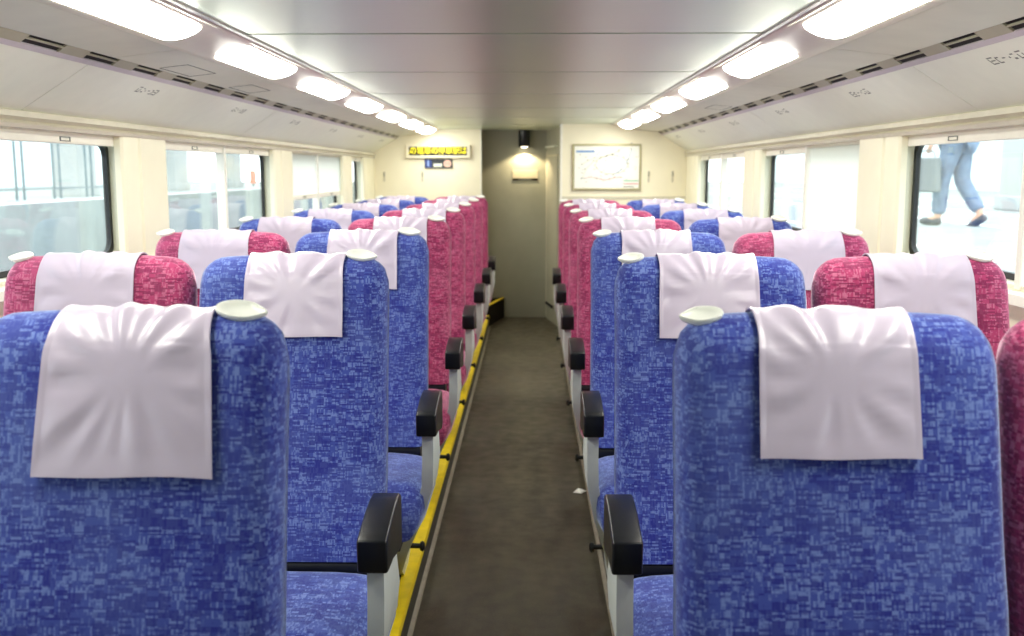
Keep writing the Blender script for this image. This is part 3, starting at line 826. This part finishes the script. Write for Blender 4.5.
# ------------------------------------------------------------------ person walking on the platform
def skin(name, verts, edges, radii, mat, parent, root=0, sub=2):
    me = bpy.data.meshes.new(name); me.from_pydata(verts, edges, [])
    o = bpy.data.objects.new(name, me); C.objects.link(o)
    m = o.modifiers.new('s', 'SKIN'); m.use_smooth_shade = True
    for i, r in enumerate(radii):
        sv = me.skin_vertices[0].data[i]; sv.radius = r if isinstance(r, tuple) else (r, r); sv.use_root = (i == root)
    o.modifiers.new('d', 'SUBSURF').levels = sub
    bpy.context.view_layer.update(); dg = bpy.context.evaluated_depsgraph_get()
    nm_ = bpy.data.meshes.new_from_object(o.evaluated_get(dg)); bpy.data.objects.remove(o)
    nm_.materials.clear(); nm_.materials.append(M[mat]); nm_.polygons.foreach_set('use_smooth', [True] * len(nm_.polygons))
    return link(name, nm_, parent)
PX, PY = 4.60, 10.8
pr = empty('person', (PX, PY, PZ), R(38)); tag(pr, 'person in blue jeans and pale shirt walking on the platform outside the right window', 'person')
# faces +y locally
V, E, RD = [], [], []
def ch(pts, rad, start=None):
    idx = start
    for p, r in zip(pts, rad):
        V.append(p); RD.append(r); i = len(V) - 1
        if idx is not None: E.append((idx, i))
        idx = i
    return idx
ch([(0, 0, .93)], [(.15, .11)])
neck0 = ch([(0, .005, 1.08), (0, .01, 1.25), (0, .0, 1.38), (0, .0, 1.46)], [(.13, .095), (.15, .11), (.13, .09), (.055, .055)], 0)
ch([(0, .02, 1.53), (0, .03, 1.60), (0, .025, 1.67), (0, .02, 1.72)], [(.055, .06), (.075, .09), (.075, .092), (.045, .06)], neck0)
ch([(0, .115, 1.585)], [.014], neck0 + 2)
for sx, hip, knee, ank, toe in ((-1, (-.09, 0, .88), (-.09, .11, .49), (-.09, .13, .09), (-.09, .28, .035)), (1, (.09, 0, .88), (.11, .0, .48), (.11, -.24, .13), (.11, -.14, .03))):
    ch([hip, ((hip[0] + knee[0]) / 2, (hip[1] + knee[1]) / 2, (hip[2] + knee[2]) / 2), knee, ank, toe], [.095, .078, .058, .04, .035], 0)
for sx, el, wr_, hd in ((-1, (-.24, -.02, 1.12), (-.27, .12, .92), (-.27, .16, .84)), (1, (.24, -.08, 1.12), (.26, -.02, .88), (.26, .0, .80))):
    sh_ = ch([(sx * .17, 0, 1.38), el, wr_, hd], [.055, .042, .03, (.03, .018)], 3)
    d_ = (Vector(hd) - Vector(wr_)).normalized()
    for f, l in ((-.024, .07), (-.008, .08), (.008, .075), (.024, .06)):
        p0 = Vector(hd) + Vector((0, f, -.012)); ch([tuple(p0 + d_ * l * .5 + Vector((-sx * .008, 0, 0))), tuple(p0 + d_ * l + Vector((-sx * .028, 0, .006)))], [.009, .0075], sh_)
    ch([tuple(Vector(wr_) + d_ * .03 + Vector((-sx * .01, .035, 0))), tuple(Vector(wr_) + d_ * .07 + Vector((-sx * .02, .05, 0)))], [.011, .009], sh_ - 1)
body = skin('body', V, E, RD, 'skin', pr)
V, E, RD = [], [], []
ch([(0, 0, .95)], [(.165, .125)])
for hip, knee, ank in (((-.09, 0, .88), (-.09, .11, .49), (-.09, .128, .11)), ((.09, 0, .88), (.11, .0, .48), (.11, -.22, .155))):
    m1 = tuple((Vector(hip) + Vector(knee)) / 2); m2 = tuple((Vector(ank) + Vector(knee)) / 2)
    ch([hip, m1, knee, m2, ank], [.115, .102, .088, .082, .076], 0)
skin('trousers', V, E, RD, 'jeans', pr)
V, E, RD = [], [], []
ch([(0, 0, .90)], [(.185, .145)])
t3 = ch([(0, .005, 1.08), (0, .01, 1.25), (0, .0, 1.38), (0, 0, 1.45)], [(.165, .125), (.175, .13), (.15, .11), (.07, .07)], 0)
for sx, el in ((-1, (-.235, -.01, 1.16)), (1, (.235, -.06, 1.16))): ch([(sx * .17, 0, 1.38), el], [.075, .062], t3 - 1)
skin('shirt', V, E, RD, 'shirt', pr)
q = MB().lathe([(.001, .135), (.05, .125), (.085, .09), (.10, .04), (.098, 0), (.085, -.05), (.001, -.055)], 20, (0, -.005, 1.62)); q.build('hair', 'hair', pr, smooth=60)
for (x, y, z, rx) in ((-.09, .19, .045, 0), (.11, -.21, .10, -.6)):
    V, E, RD = [], [], []
    d_ = Vector((0, cos(rx), sin(rx))); p0 = Vector((x, y - .10 * cos(rx), z + (.0 if rx == 0 else .01)))
    ch([tuple(p0), tuple(p0 + d_ * .10), tuple(p0 + d_ * .20), tuple(p0 + d_ * .25)], [.042, .046, .042, .03])
    skin('shoe', V, E, RD, 'shoe', pr)
# bag in the left hand
rot = Matrix.Rotation(R(38), 3, 'Z'); hand = Vector((PX, PY, PZ)) + rot @ Vector((-.285, .17, .80))
bg_ = empty('shopping_bag', (hand.x, hand.y, hand.z), R(38)); tag(bg_, 'grey shopping bag with a yellow print hanging from the hand of the walking person', 'bag')
q = MB().prism([(-.16, -.44), (.16, -.44), (.14, -.08), (-.14, -.08)], 'x', -.06, .03); q.build('sack', 'bag', bg_, bevel=.02, seg=3)
MB().tube([(-.015, -.10, -.09), (-.015, -.07, -.02), (-.015, 0, .0), (-.015, .07, -.02), (-.015, .10, -.09)], .006, 8).build('strap', 'bag', bg_, smooth=60)
MB().box(.029, .033, -.10, .08, -.40, -.30).build('print', 'bag_yellow', bg_)

# pieces that belong to a part hang below that part
sub = {'latch': 'bottom_bar', 'nosing': 'tread', 'print': 'sack', 'strap': 'sack', 'roundel_ring': 'roundel', 'number': 'number_field', 'text': 'screen', 'dark_band': 'plate', 'hook': 'plate',
       'title_bar': 'sheet', 'legend_bar': 'sheet', 'route_line': 'sheet', 'station_name': 'sheet', 'bulb': 'housing'}
stem = lambda o: o.name.split('.')[0]
for o in list(C.objects):
    if o.parent and stem(o) in sub and o.parent.parent is None:
        host = [c for c in o.parent.children if stem(c) == sub[stem(o)]]
        if host: o.parent = host[0]
